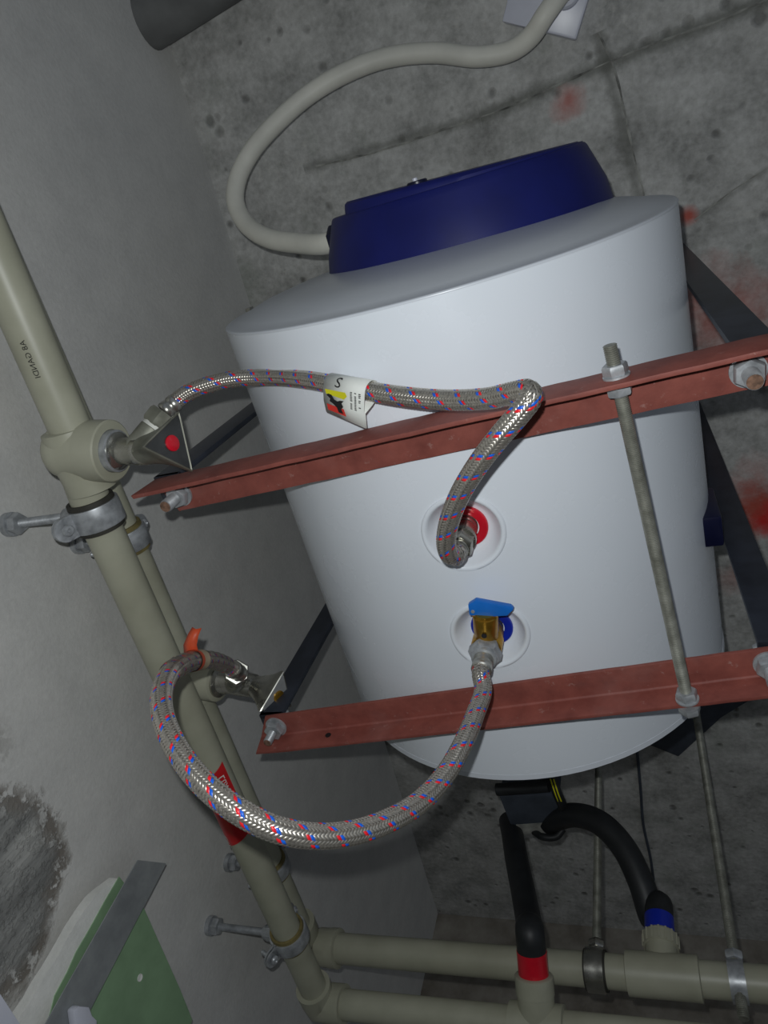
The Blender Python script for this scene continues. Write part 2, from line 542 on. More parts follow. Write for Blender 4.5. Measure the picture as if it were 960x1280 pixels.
b = B()
half = 0.040; hT = half / R
tl = set(); NT = 96
tc = (PT[0] + PT[1]) / 2
n_in = 16
ts = [tc - hT + 2 * hT * i / n_in for i in range(n_in + 1)]
rest = 2 * math.pi - 2 * hT
ts += [tc + hT + rest * i / 84 for i in range(1, 84)]
ys = []
segs = [(Y0, PORTS[0][1] - half, 10), (PORTS[0][1] - half, PORTS[0][1] + half, 16), (PORTS[0][1] + half, PORTS[1][1] - half, 2), (PORTS[1][1] - half, PORTS[1][1] + half, 16), (PORTS[1][1] + half, Y1, 8)]
for (a, c_, n) in segs: ys += [a + (c_ - a) * i / n for i in range(n)]
ys.append(Y1)
idx = {}
for i, t in enumerate(ts):
    for j, y in enumerate(ys):
        idx[i, j] = len(b.v); b.v.append(tuple(cyl(t, y)))
pj = [(10, 26), (28, 44)]
for i in range(len(ts)):
    i2 = (i + 1) % len(ts)
    for j in range(len(ys) - 1):
        if i < n_in and any(p <= j < q for p, q in pj): continue
        b.f.append((idx[i, j], idx[i2, j], idx[i2, j + 1], idx[i, j + 1])); b.mi.append(0)
RH = 0.0305
for (p, q), (py) in zip(pj, [PORTS[0][1], PORTS[1][1]]):
    ring = [(i, p) for i in range(n_in)] + [(n_in, p + j) for j in range(16)] + [(n_in - i, q) for i in range(n_in)] + [(0, q - j) for j in range(16)]
    prev = [idx[r] for r in ring]; uv = [(R * (ts[i] - tc), ys[j] - py) for i, j in ring]
    for kk in range(1, 5):
        cur = []
        for (u, v) in uv:
            l = math.hypot(u, v); f_ = kk / 4
            uu, vv = u + (u / l * RH - u) * f_, v + (v / l * RH - v) * f_
            cur.append(len(b.v)); b.v.append(tuple(cyl(tc + uu / R, py + vv)))
        for i in range(len(cur)):
            i2 = (i + 1) % len(cur); b.f.append((prev[i], prev[i2], cur[i2], cur[i])); b.mi.append(0)
        prev = cur
shell = b.build('shell', ENAMEL, heater, 40)
# port dishes (raised lip, then a recess)
for (x, y), pm, lab in ((PORTS[0], REDP, 'red plastic collar of the hot outlet'), (PORTS[1], BLUEP, 'blue plastic collar of the cold inlet')):
    vs = []; fs = []; prof = [(.0325, -.0002), (.0318, .0012), (.0300, .0016), (.0285, .0008), (.0272, -.0015), (.0245, -.0065), (.0215, -.0105), (.0190, -.0125), (.0150, -.0130), (.0070, -.0130)]
    S = 64
    for (rr, h) in prof:
        for i in range(S):
            a = 2 * math.pi * i / S
            uu, vv = rr * math.cos(a), rr * math.sin(a)
            fl_ = 1.0 if rr > .026 else max(0, (rr - .015) / .011)   # the floor of the dish is flat
            base = cyl(tc + uu / R, y + vv)
            flat = V((cyl(tc, y).x + uu, y + vv, cyl(tc, y).z))
            pt = flat.lerp(base, fl_)
            vs.append(pt + V((-math.sin(tc), 0, -1)).normalized() * 0 - V((0, 0, h)))
    for j in range(len(prof) - 1):
        for i in range(S):
            i2 = (i + 1) % S; fs.append((j * S + i, j * S + i2, (j + 1) * S + i2, (j + 1) * S + i))
    b = B().add(vs, fs)
    dish = b.build('port_dish', ENAMEL, heater, 50)
    c0 = cyl(tc, y) + V((0, 0, .0135))
    b = B(); lathe(b, c0, (0, 0, -1), [(0, .0172), (.0022, .0172), (.003, .0165), (.003, .011), (.0026, .0105), (0, .0105)], 40)
    b.build('collar', pm, dish, 40, label=lab)
    b = B(); lathe(b, c0 + V((0, 0, .01)), (0, 0, -1), [(0, .0095), (.014, .0095), (.016, .0088)], 24)
    b.build('port_stub', CHROME, dish, 40)
# near end cap
prof = [(Y0 + .0005, .2001), (Y0 - .0005, .2003), (Y0 - .0012, .1998), (Y0 - .0016, .198), (Y0 - .0016, .1945), (Y0 - .004, .186), (Y0 - .009, .168), (Y0 - .013, .14), (Y0 - .016, .09), (Y0 - .0175, .03), (Y0 - .0175, .001)]
b = B(); lathe(b, (CX, 0, CZ), (0, 1, 0), [(t, r) for t, r in prof], 112)
b.build('end_cap', CAPW, heater, 50)
prof = [(Y1 - .004, .2002), (Y1 + .001, .2010), (Y1 + .003, .1985), (Y1 + .002, .195), (Y1 + .008, .17), (Y1 + .014, .1), (Y1 + .015, .001)]
b = B(); lathe(b, (CX, 0, CZ), (0, 1, 0), prof, 96)
b.build('end_cap', CAPW, heater, 50)
# two pressed ribs on the near cap, left of the cover
for (qa, qb) in (((372, 392), (420, 343)),):
    pa = V((-.315, Y0 - .0055, .64)); pb = V((-.283, Y0 - .011, .70))
    b = B(); tube(b, spline([pa, pa.lerp(pb, .5) + V((-.004, 0, .002)), pb], 6), lambda t: .0022 * math.sin(math.pi * min(max(t, .08), .92)) + .0003, 10)
    b.build('cap_rib', CAPW, heater, 60)
# seam clip at the rim
b = B(); prism(b, [cyl(-1.62, Y0 - .004, .199), cyl(-1.62, Y0 - .004, .204), cyl(-1.62, Y0 + .005, .2045), cyl(-1.62, Y0 + .005, .2015), cyl(-1.62, Y0 - .001, .2015), cyl(-1.62, Y0 - .001, .199)], cyl(-1.58, 0) - cyl(-1.62, 0))
b.build('seam_clip', CHROME, heater)
# navy cover: tapering round housing with a raised electronics hump, cut on the left
CCX, CCZ = -.136, .712


def outline(r, n=96, cut=None):
    pts = []
    for i in range(n):
        a = 2 * math.pi * i / n
        x, z = r * math.cos(a), r * math.sin(a)
        if cut is not None: x = max(x, cut)
        pts.append((x, z))
    return pts


def loft(b, layers, mi=0):
    n = len(layers[0][1]); vs = []; fs = []
    for (yf, pts) in layers:
        for (x, z) in pts: vs.append(V((CCX + x, yf(x, z) if callable(yf) else yf, CCZ + z)))
    for j in range(len(layers) - 1):
        for i in range(n):
            i2 = (i + 1) % n; fs.append((j * n + i, j * n + i2, (j + 1) * n + i2, (j + 1) * n + i))
    fs.append(tuple(range((len(layers) - 1) * n, len(layers) * n)))
    return b.add(vs, fs, mi)


def capy(x, z):
    rr = math.hypot(CCX + x - CX, CCZ + z - CZ)
    pr = [(.03, -.0175), (.09, -.016), (.14, -.013), (.168, -.009), (.186, -.004), (.1945, -.001), (.22, -.001)]
    for (r0, h0), (r1, h1) in zip(pr, pr[1:]):
        if r0 <= rr <= r1: return Y0 + h0 + (h1 - h0) * (rr - r0) / (r1 - r0) + .0006
    return Y0 - .0168
fy = .0035
b = B()
loft(b, [(capy, outline(.1355)), (.036, outline(.1320)), (.022, outline(.1262)), (.010, outline(.1212)), (.006, outline(.1195)), (.0042, outline(.1180)), (fy, outline(.1155))])
cover = b.build('control_cover', NAVY, heater, 30)
hump = lambda x, z: -.0065 + .0085 * (x + .09) / .2
b = B()
loft(b, [(fy + .001, outline(.1170, cut=-.085)), (lambda x, z: hump(x, z) * .4 + .002, outline(.1162, cut=-.084)), (lambda x, z: hump(x, z) + .0018, outline(.1150, cut=-.083)), (hump, outline(.1120, cut=-.080))])
b.build('cover_hump', NAVY, cover, 30)
b = B(); lathe(b, (CCX - .012, -.0025, CCZ - .093), (0, -1, 0), [(0, .0085), (.0022, .0085), (.003, .0075)], 20)
b.build('control_knob', NAVYD, cover)
b = B(); lathe(b, (CCX - .012, -.0055, CCZ - .098), (0, -1, 0), [(0, .0022), (.002, .0022), (.0024, .0015)], 12)
b.build('indicator_lamp', WHITEP, cover, label='tiny clear indicator lamp')
gl = U(419, 301, .735)
b = B(); nut(b, gl + V((-.004, 0, 0)), (1, 0, 0), .027, .010); lathe(b, gl + V((.004, 0, 0)), (1, 0, 0), [(0, .0105), (.012, .0105)], 20)
box(b, gl + V((.006, .004, -.018)), .010, .012, .012)
b.build('cable_gland', NAVYD, cover)
# dark blue pad between tank and bar, right side
b = B(); box(b, (CX + .194, .335, .62), .022, .030, .06)
b.build('side_lug', NAVYD, heater, bevel=.003)

# ------------------------------------------------------------------ red angle rails
BZ = 0.4515


def rail(name, xa, xb, yf, wdt, drop, th, far_flange, skew, label, hole=None):
    """L section: a flat flange under the tank and a flange hanging down on its near or far edge"""
    b = B(); n = 36; vs = []; fs = []
    for i in range(n + 1):
        t = i / n; x = xa + (xb - xa) * t
        y = yf(x); j = random.uniform(-.0002, .0002)
        if far_flange:
            pr = [(0, 0), (wdt, 0), (wdt, -drop), (wdt - th, -drop), (wdt - th, -th * 1.4), (wdt - th * 1.4, -th), (0, -th)]
        else:
            pr = [(0, 0), (wdt, 0), (wdt, -th), (th * 1.4, -th), (th, -th * 1.4), (th, -drop), (0, -drop)]
        for (dy, dz) in pr:
            dx = 0.0
            if i == 0: dx = -skew[0] * (-dz / drop) - skew[1] * (dy / wdt)
            vs.append(V((x + dx, y + dy + j, BZ + dz)))
    m_ = 7
    for i in range(n):
        for q in range(m_):
            q2 = (q + 1) % m_; fs.append((i * m_ + q, i * m_ + q2, (i + 1) * m_ + q2, (i + 1) * m_ + q))
    fs += [tuple(range(m_)), tuple(range(n * m_, n * m_ + m_))[::-1]]
    root = thing(name, ((xa + xb) / 2, yf(0) + wdt / 2, BZ), label, 'steel rail', 'red steel rails under the heater')
    b.add(vs, fs); b.build('angle_bar', OXIDE, root, 30, bevel=.0005)
    return root


yu = lambda x: .1385 - .051 * (x + .12)
yl = lambda x: .3785 - .120 * (x + .154)
rail_u = rail('angle_rail', -.377, .115, yu, .0305, .0305, .0032, False, (.004, -.012), 'red painted steel angle crossing under the near half of the heater, above the red port')
rail_l = rail('angle_rail', -.3715, .11, yl, .0262, .024, .0032, True, (-.005, .0145), 'red painted steel angle crossing under the far half of the heater, below the blue port')
b = B(); hp = V((-.305, yl(-.305) + .0228, BZ - .012)); lathe(b, hp, (0, -1, 0), [(0, .0028), (.0004, .0028)], 16)
b.build('bolt_hole', INK, rail_l, label='small dark drilled hole')


def rail_bolt(root, x, y, lab, L=.028, r=.0052):
    o = bpy.data.objects.new('bolt', None); COL.objects.link(o); o.parent = root
    o.location = V((x, y, BZ)) - parent_world(root); o.empty_display_size = .01
    if lab: o['label'] = lab
    top = V((x, y, BZ + .013))
    b = B(); nut(b, top + V((0, 0, .0005)), (0, 0, -1), .016, .006)
    b.build('bolt_head', ZINC, o)
    b = B(); lathe(b, top, (0, 0, -1), thread_prof(L + .012, r, .0015, .0005), 16)
    b.build('shank', ZINC, o, 25)
    b = B(); lathe(b, V((x, y, BZ - .0032)), (0, 0, -1), [(0, .0105), (.0018, .0105)], 28)
    b.build('washer', ZINC, o)
    b = B(); nut(b, V((x, y, BZ - .005)), (0, 0, -1), .0165, .0075, ang=random.uniform(0, 1))
    b.build('nut', ZINC, o)
    b = B(); lathe(b, top + V((0, 0, -L - .0119)), (0, 0, -1), [(0, r - .0006), (.0006, r - .0009)], 16)
    b.build('shank_end', RUST, o, label='rusty cut end of the bolt')


rail_bolt(rail_u, -.357, .1665, None)
rail_bolt(rail_u, .060, .1475, None)
rail_bolt(rail_l, -.362, .4155, None, .026, .0042)
rail_bolt(rail_l, .0600, .3655, None)


def hang_bar(x, y, yfoot, label, lean=(0, 0), wd=.0245, th=.005):
    root = thing('hanger_bar', (x, y, BZ), label, 'steel bar', 'black flat bars hanging the red rails from the ceiling')
    b = B(); q0, q1 = V((x, y, BZ + .001)), V((x + lean[0], y + lean[1], 1.0))
    prism(b, [q0 + V((i * wd / 2, j * th / 2, 0)) for i, j in ((-1, -1), (1, -1), (1, 1), (-1, 1))], q1 - q0)
    b.build('upright', BLACK, root, bevel=.0008)
    b = B(); box(b, (x, (y + yfoot) / 2, BZ + .0035), wd, abs(yfoot - y) + th, .005)
    b.build('foot', BLACK, root, bevel=.0008)
    b = B(); box(b, (x + lean[0], (y + lean[1] + .02), .9975), wd, .045, .005)
    b.build('ceiling_tab', BLACK, root, bevel=.0008)
    return root


hang_bar(.0665, .137, .158, 'black flat bar from ceiling to the right end of the near red angle', (-.006, .016))
hang_bar(-.3675, .153, .176, 'black flat bar from ceiling to the left end of the near red angle')
hang_bar(-.3675, .408, .425, 'black flat bar from ceiling to the left end of the far red angle')
hang_bar(.0665, .352, .375, 'black flat bar from ceiling to the right end of the far red angle', (-.006, .012))

# tie rod between the two rails
za = BZ - .0155
pu = V((-.0125, yu(-.0125), za)); pl_ = V((.0035, yl(.0035) + .0262, BZ - .0195))
d = (pl_ - pu).normalized()
tie = thing('tie_rod', (pu + pl_) / 2, 'threaded steel rod joining the two red angles in front of the heater', 'threaded rod')
s0 = pu - d * .020; Lr = (pl_ - s0).length + .011
b = B(); lathe(b, s0, d, thread_prof(Lr, .0042), 18); b.build('threaded_shaft', ROD, tie, 25)
for (o_, s_, a_) in ((pu, -1, .2), (pu + d * .0036, 1, .6), (pl_ - d * .0036, -1, .3), (pl_ + d * .0004, 1, .8)):
    b = B(); lathe(b, o_, d * s_, [(0, .0082), (.0012, .0082)], 24); nut(b, o_ + d * s_ * .0012, d * s_, .0135, .0068, ang=a_); b.build('nut', ZINC, tie)


# ------------------------------------------------------------------ braided hoses
def hose(root, ctl, r=.0063, lead=.036, ns=16, cut=(0, 1)):
    ps, L = resample(spline(ctl, 14), .0024)
    T, X, Y = frames(ps)
    b = B(); tube(b, ps, r - .0006, 20); b.build('inner_tube', CORE, root)
    N = len(ps)

    def at(s):
        u = s / L * (N - 1); i = min(int(u), N - 2); t = u - i
        tt = T[i].lerp(T[i + 1], t); xx = X[i].lerp(X[i + 1], t); yy = Y[i].lerp(Y[i + 1], t)
        return ps[i].lerp(ps[i + 1], t), tt, xx, yy
    step = lead / 64; n = int(L / step)
    fr = [at(min(i * step, L)) for i in range(n + 1)]
    b = B(); w2 = .00088
    for dr in (1, -1):
        for st in range(ns):
            mi = 0
            if dr > 0 and st in (0, 8): mi = 1
            if dr > 0 and st in (1, 9): mi = 2
            vs = []; fs = []
            ph = 2 * math.pi * st / ns
            th = math.atan2(2 * math.pi * r, lead)
            for i in range(n + 1):
                s = i * step; a = ph + dr * 2 * math.pi * s / lead
                ov = dr * math.sin(ns * a / 2) * .00034    # herringbone weave: two over, two under, in rows along the hose
                p, t, x, y = fr[i]
                er = x * math.cos(a) + y * math.sin(a); ea = (y * math.cos(a) - x * math.sin(a)) * dr
                wv = (t * math.sin(th) - ea * math.cos(th)) * w2
                c_ = p + er * (r + ov)
                e_ = p + er * (r + ov - .00030)
                vs += [e_ - wv, c_ - wv * .45, c_ + wv * .45, e_ + wv]
            for i in range(n):
                for j in range(3): fs.append((i * 4 + j, i * 4 + 1 + j, i * 4 + 5 + j, i * 4 + 4 + j))
            b.add(vs, fs, mi)
    o = b.build('wire_braid', [STRAND, TRRED, TRBLUE], root, 180, kind='stuff')
    return ps, L


def ferrule(root, o, d, r=.0078, L=.014, mat=None):
    b = B(); lathe(b, o, d, [(0, r * .9), (.001, r), (L * .35, r), (L * .4, r * .94), (L * .6, r * .94), (L * .65, r), (L - .001, r), (L, r * .9)], 24)
    return b.build('crimp_sleeve', mat or CHROME, root)


hot_port = V((PORTS[0][0], PORTS[0][1], 0))
H0 = U(212, 509, .4655); H0b = U(226, 497, .4735)
hot = thing('braided_hose', V((-.2, .12, .43)), 'braided steel hose from the upper left valve to the red port, with white tag', 'hose', 'braided connector hoses')
ctl = [H0, H0b, U(244, 487, .479), U(285, 475, .488), U(330, 472, .489), U(385, 475, .462), U(440, 485, .440), U(500, 495, .426), U(560, 500, .414), U(610, 498, .398), U(643, 491, .386),
       U(661, 489, .378), U(664, 496, .374), U(650, 516, .372), U(625, 545, .372), U(598, 580, .376), U(573, 622, .384), U(560, 658, .390), U(558, 683, .396), U(563, 694, .402), U(570, 692, .409), V((PORTS[0][0], PORTS[0][1], .421)), V((PORTS[0][0], PORTS[0][1], .428))]
hot_ps, hotL = hose(hot, ctl)
ferrule(hot, H0 - (H0b - H0).normalized() * .006, (H0b - H0), .0074, .013)
pz = V((PORTS[0][0], PORTS[0][1], .4225))
ferrule(hot, pz, (0, 0, 1), .0076, .012)
b = B(); nut(b, pz + V((0, 0, .011)), (0, 0, 1), .0185, .013, ang=.3); lathe(b, pz + V((0, 0, .022)), (0, 0, 1), [(0, .0108), (.004, .0108), (.0045, .009), (.016, .009)], 28)
b.build('union_nut', CHROME, hot)

# white paper tag folded over the hose
iA = min(range(len(hot_ps)), key=lambda i: (hot_ps[i] - U(417, 480, .450)).length); iB = min(range(len(hot_ps)), key=lambda i: (hot_ps[i] - U(467, 491, .434)).length)
pa, pb = hot_ps[iA], hot_ps[iB]
tx = (pb - pa); tw = tx.length; tx.normalize()
dn = V((-.08, .93, -.36)); dn = (dn - tx * dn.dot(tx)).normalized(); tn = tx.cross(dn).normalized()
if tn.z > 0: tn = -tn
tagr = thing('hose_tag', (pa + pb) / 2, 'folded white paper tag with yellow and red print on the upper hose', 'tag')
rr = .0076; vs = []; prof_ = []
for a in range(0, 181, 15):
    prof_.append((-math.sin(math.radians(a)) * rr, math.cos(math.radians(a)) * rr))   # (along dn, along tn)
front_len = .0195
pr = [(front_len, .0012), (front_len * .6, rr * .62), (.003, rr)] + prof_ + [(.003, -rr * .9), (.007, -rr * .2), (front_len * .6, rr * .62 - .0012), (front_len, .0002)]
n = len(pr); th_ = .0003; vs = []; fs = []
for (sx, sk) in ((0, 0), (1, 0)):
    for (q, hgt) in pr:
        ln = q * (1 + .28 * sx) if q > .004 else q
        vs.append(pa + tx * (tw * sx - (.0012 if q > .01 else 0) * 1.0) + dn * ln + tn * hgt)
for i in range(n - 1): fs.append((i, i + 1, n + i + 1, n + i))
b = B().add(vs, fs); o = b.build('paper', TAG, tagr, 60)
sol = o.modifiers.new('s', 'SOLIDIFY'); sol.thickness = .0003; sol.offset = 0


def tagpt(u, v):   # u 0..1 along the hose, v 0..1 from the fold to the hem, on the face seen
    fl_ = front_len * (1 + .28 * u); q = -.004 + v * (fl_ + .004)
    if q < .003:
        h = math.sqrt(max(rr * rr - min(q, 0) ** 2, 0))
    elif q < fl_ * .6: h = rr + (rr * .62 - rr) * (q - .003) / (fl_ * .6 - .003)
    else: h = rr * .62 + (.0012 - rr * .62) * (q - fl_ * .6) / (fl_ * .4)
    return pa + tx * (tw * u - (.0012 * v)) + dn * q + tn * (h + .0005)


def tag_poly(b, pts, mi, sub=6):
    # each strip follows the paper
    n_ = len(pts); c_ = (sum(p[0] for p in pts) / n_, sum(p[1] for p in pts) / n_)
    vs = [tagpt(*c_)]; fs = []
    ring = []
    for i in range(n_):
        p, q = pts[i], pts[(i + 1) % n_]
        for j in range(sub): ring.append((p[0] + (q[0] - p[0]) * j / sub, p[1] + (q[1] - p[1]) * j / sub))
    K = 4
    for kk in range(1, K + 1):
        for (u, v) in ring: vs.append(tagpt(c_[0] + (u - c_[0]) * kk / K, c_[1] + (v - c_[1]) * kk / K))
    m_ = len(ring)
    for i in range(m_): fs.append((0, 1 + i, 1 + (i + 1) % m_))
    for kk in range(K - 1):
        for i in range(m_):
            i2 = (i + 1) % m_; fs.append((1 + kk * m_ + i, 1 + kk * m_ + i2, 1 + (kk + 1) * m_ + i2, 1 + (kk + 1) * m_ + i))
    b.add(vs, fs, mi)


b = B()
tag_poly(b, [(.06, .30), (.56, .27), (.60, .36), (.52, .46), (.08, .43)], 0)
b.build('yellow_mark', YEL, tagr, label='yellow printed bar')
b = B()
tag_poly(b, [(.07, .72), (.50, .72), (.54, .90), (.08, .90)], 0)
b.build('red_mark', REDINK, tagr, label='red printed block')
b = B()
old = tagpt
tagpt = lambda u, v: old(u, v) + tn * .0002
tag_poly(b, [(.09, .46), (.14, .41), (.22, .42), (.25, .52), (.36, .56), (.42, .52), (.52, .50), (.46, .58), (.50, .66), (.44, .74), (.48, .86), (.36, .86), (.33, .74), (.24, .66), (.16, .62), (.18, .54)], 0, 3)
b.build('black_mark', INK, tagr, label='black printed figure')
b = B()
flat = lambda uu, vv: tagpt(uu, vv)
vs_, fs_ = text_verts('S', .0115)
b.add([flat(.36 + v[0] * 1.15 / tw, .07 - v[1] / .03) for v in vs_], fs_, 0)
for q in range(3):
    u0 = .68 + q * .10
    for r_i in range(13 - q * 2):
        v0 = .22 + r_i * .04
        if random.random() < .8:
            tag_poly(b, [(u0, v0), (u0 + .05 * random.uniform(.6, 1.2), v0), (u0 + .05, v0 + .024), (u0, v0 + .024)], 0, 1)
b.build('small_print', INK, tagr, label='black letter S and small print')
tagpt = old

# brass safety valve on the blue port
cp = V((PORTS[1][0], PORTS[1][1], 0))
sv = thing('safety_valve', cp + V((0, 0, .46)), 'small brass safety valve with a blue lever in the blue port', 'valve')
b = B(); lathe(b, cp + V((0, 0, .482)), (0, 0, -1), [(0, .0088), (.020, .0088), (.0205, .0108), (.031, .0112), (.0315, .0122), (.044, .0122), (.046, .0115), (.048, .0098), (.052, .0098)], 28)
b.build('valve_body', BRASS, sv)
sd = V((.17, -.95, -.05)).normalized(); so = cp + V((0.0, 0, .443))
b = B(); lathe(b, so, sd, [(0, .0092), (.014, .0092), (.015, .0098), (.030, .0098), (.0305, .0088), (.033, .0085)], 28)
chamber = b.build('spring_chamber', BRASS, sv)
b = B(); bp = so + sd * .017 + V((0, 0, -.0100)); lathe(b, bp, sd.cross(V((1, 0, 0))).normalized() * (1 if sd.cross(V((1, 0, 0))).z < 0 else -1), [(0, .0021), (.0006, .0021)], 16)
b.build('bleed_hole', INK, chamber)
lv = so + sd * .0345; lx = V((1, .10, 0.0)).normalized(); ly = sd.cross(lx).normalized(); lz = V(sd)
b = B()
pts = [(-.0115, -.006), (.0205, -.0065), (.0225, -.001), (.0185, .006), (-.0115, .006)]
lu = lz; lw = V((0, 0, 1))
lw = (lw - lx * lw.dot(lx)).normalized(); lt = lx.cross(lw)
prism(b, [lv + lx * (-.0115) + lu * -.002, lv + lx * -.0120 + lu * .008, lv + lx * -.006 + lu * .0125, lv + lx * .020 + lu * .0065 , lv + lx * .0225 + lu * .004, lv + lx * .0175 + lu * -.002, lv + lx * .0065 + lu * -.003], lw * -.005)
b.build('lever', LEVER, sv, bevel=.0012, label='blue plastic release lever')
b = B(); lathe(b, lv + lx * -.0085 + lu * .002 - lw * .0048, lw * -1, [(0, .0016), (.0006, .0014)], 12); b.build('lever_pin', ZINC, sv)

# cold hose
z0 = .4255
cold = thing('braided_hose', cp + V((0, 0, .42)), 'braided steel hose looping down from the brass valve to the lower left valve', 'hose', 'braided connector hoses')
C1 = V((cp.x, cp.y, .4385))
b = B(); nut(b, C1, (0, 0, -1), .0225, .011, ang=.15); lathe(b, C1 + V((0, 0, -.0105)), (0, 0, -1), [(0, .0102), (.003, .0098), (.0035, .0085)], 24)
b.build('union_nut', ZINC, cold)
ferrule(cold, C1 + V((0, 0, -.013)), (0, 0, -1), .0079, .014)
E0 = U(296, 840, .436)
ctl = [C1 + V((0, 0, -.022)), C1 + V((0, 0, -.030)), U(604, 862, .396), U(594, 893, .369), U(581, 925, .341), U(558, 966, .312), U(525, 1002, .283), U(485, 1026, .258), U(440, 1041, .238), U(390, 1045, .222), U(340, 1035, .213), U(292, 1010, .213), U(250, 975, .222), U(222, 938, .236), U(205, 900, .255), U(202, 868, .277), U(212, 842, .304), U(234, 828, .340), U(262, 825, .385), U(284, 832, .424), E0]
cold_ps, coldL = hose(cold, ctl)
ferrule(cold, cold_ps[-1] + (cold_ps[-7] - cold_ps[-1]).normalized() * .010, cold_ps[-1] - cold_ps[-7], .0082, .018)
# the clear film still on the last stretch, with its orange label
nC = len(cold_ps); i0 = int(nC * .69); i1 = int(nC * .965)
b = B(); tube(b, cold_ps[i0:i1], lambda t: .0072 + .0003 * math.sin(t * 60), 24, caps=False); b.build('film_sleeve', FILM, cold, label='clear plastic film over the braid')
iL = min(range(nC), key=lambda i: (cold_ps[i] - U(245, 826, .36)).length)
b = B(); tube(b, cold_ps[iL - 3:iL + 4], .0079, 28, caps=False); b.build('label_band', BEIGEL, cold, label='beige band of the hose label')
b = B(); tube(b, cold_ps[iL - 6:iL - 2], .0080, 28, caps=False); lb = b.build('label_band', ORANGE, cold, label='orange band of the hose label')
q0 = cold_ps[iL - 4]; qz = q0.z + .006
b = B(); L_ = [U(231, 824, qz), U(230, 806, qz), U(236, 792, qz + .004), U(241, 784, qz + .008)]; R_ = [U(250, 822, qz), U(246, 806, qz), U(248, 795, qz + .004), U(252, 785, qz + .008)]
vs = []
for a_, c_ in zip(L_, R_): vs += [a_, a_.lerp(c_, .5) + V((0, 0, -.002)), c_]
fs = []
for i in range(3):
    for j in range(2): fs.append((i * 3 + j, i * 3 + j + 1, i * 3 + 4 + j, i * 3 + 3 + j))
b.add(vs, fs); o = b.build('label_flag', ORANGE, cold, 60, label='orange tip of the hose label sticking up')
sol = o.modifiers.new('s', 'SOLIDIFY'); sol.thickness = .0006

# ------------------------------------------------------------------ pipes
RP = .0164


def PA(y):
    a = min(max((y - .085) / .065, 0), 1); a = a * a * (3 - 2 * a)
    return V(((-.4192 - .034 * y) * (1 - a) + (-.4345 - .0245 * y) * a, y, .440 - .010 * y))
def PB(y): return V((-.4730 - .034 * y, y, .500))


def socket(b, o, d, r, L, lip=.0015):
    lathe(b, o, d, [(0, r * .92), (.001, r), (L - .006, r), (L - .005, r + lip), (L - .001, r + lip), (L, r), (L, r * .72)], 32)


def pipe_text(root, s, size, fn, y, ang, mat, flip, name='printed_text', sx=1.0):
    vs, fs = text_verts(s, size)
    c0 = fn(y); t = (fn(y + .01) - c0).normalized()
    # angle measured from straight down towards +X
    out = []
    for v in vs:
        a = ang + (v[1] * flip) / RP
        n_ = V((math.sin(a), 0, -math.cos(a))); n_ = (n_ - t * n_.dot(t)).normalized()
        out.append(c0 + t * (-v[0] * flip * sx) + n_ * (RP + .0002))
    return B().add(out, fs).build(name, mat, root, 180)


runA = thing('water_pipe', PA(.3), 'beige plastic pipe nearest the camera along the left wall, with an elbow valve tee', 'pipe', 'beige plastic water pipes')
b = B(); tube(b, [PA(y) for y in (-.75, -.2, .1)], RP, 40); b.build('pipe_length', PPR, runA)
b = B(); tube(b, [PA(y) for y in (.1, .13, .16, .4, .84)], RP * .985, 40); b.build('pipe_length', PPR, runA)
TY = .112; tp = PA(TY); tdir = (PA(1) - PA(0)).normalized()
vd = V((1, .17, -.02)).normalized()
b = B(); lathe(b, tp - tdir * .028, tdir, [(0.008, .0165), (.009, .0205), (.016, .0212), (.040, .0213), (.045, .0205), (.062, .0202), (.0625, .0165)], 40)
lathe(b, tp - vd * .026, vd, [(0, .004), (.002, .011), (.006, .0175), (.011, .0215), (.017, .0230), (.022, .0234), (.040, .0232), (.0405, .0243), (.046, .0248), (.0605, .0248), (.0615, .0236), (.0615, .0172), (.058, .0165)], 40)
b.build('tee_fitting', PPR, runA, label='thick beige tee fitting with a side socket')
b = B(); lathe(b, tp + vd * .034, vd, [(0, .0168), (.0062, .0168), (.0066, .0162), (.0066, .0128), (.002, .0125)], 36); b.build('metal_insert', ZINC, runA)
eA = PA(.84)
run_dir = V((1, -.05, 0.0)).normalized()
b = B(); tube(b, [PA(.81), PA(.826), eA, eA + run_dir * .014 + V((0, 0, 0)), eA + run_dir * .034], .0212, 32); b.build('elbow', PPR, runA)
b = B(); tube(b, [eA + run_dir * .03, eA + run_dir * .3, eA + run_dir * .62], RP, 32); b.build('pipe_length', PPR, runA)
pipe_text(runA, 'A8 GANDI', .0062, PA, .034, .30, INK, -1)
# lower pipe's red-collared outlet
rc = U(672, 1235, .461); ru = V((0, -.8, .6))
rt = eA + run_dir * ((rc.x - eA.x) / run_dir.x)
b = B(); lathe(b, rt - run_dir * .03, run_dir, [(0, .0165), (.001, .0212), (.059, .0212), (.06, .0165)], 32)
lathe(b, rt, ru, [(0, .019), (.030, .0200), (.0305, .0208), (.048, .0208), (.049, .0195), (.049, .014)], 32)
b.build('tee_fitting', PPR, runA)

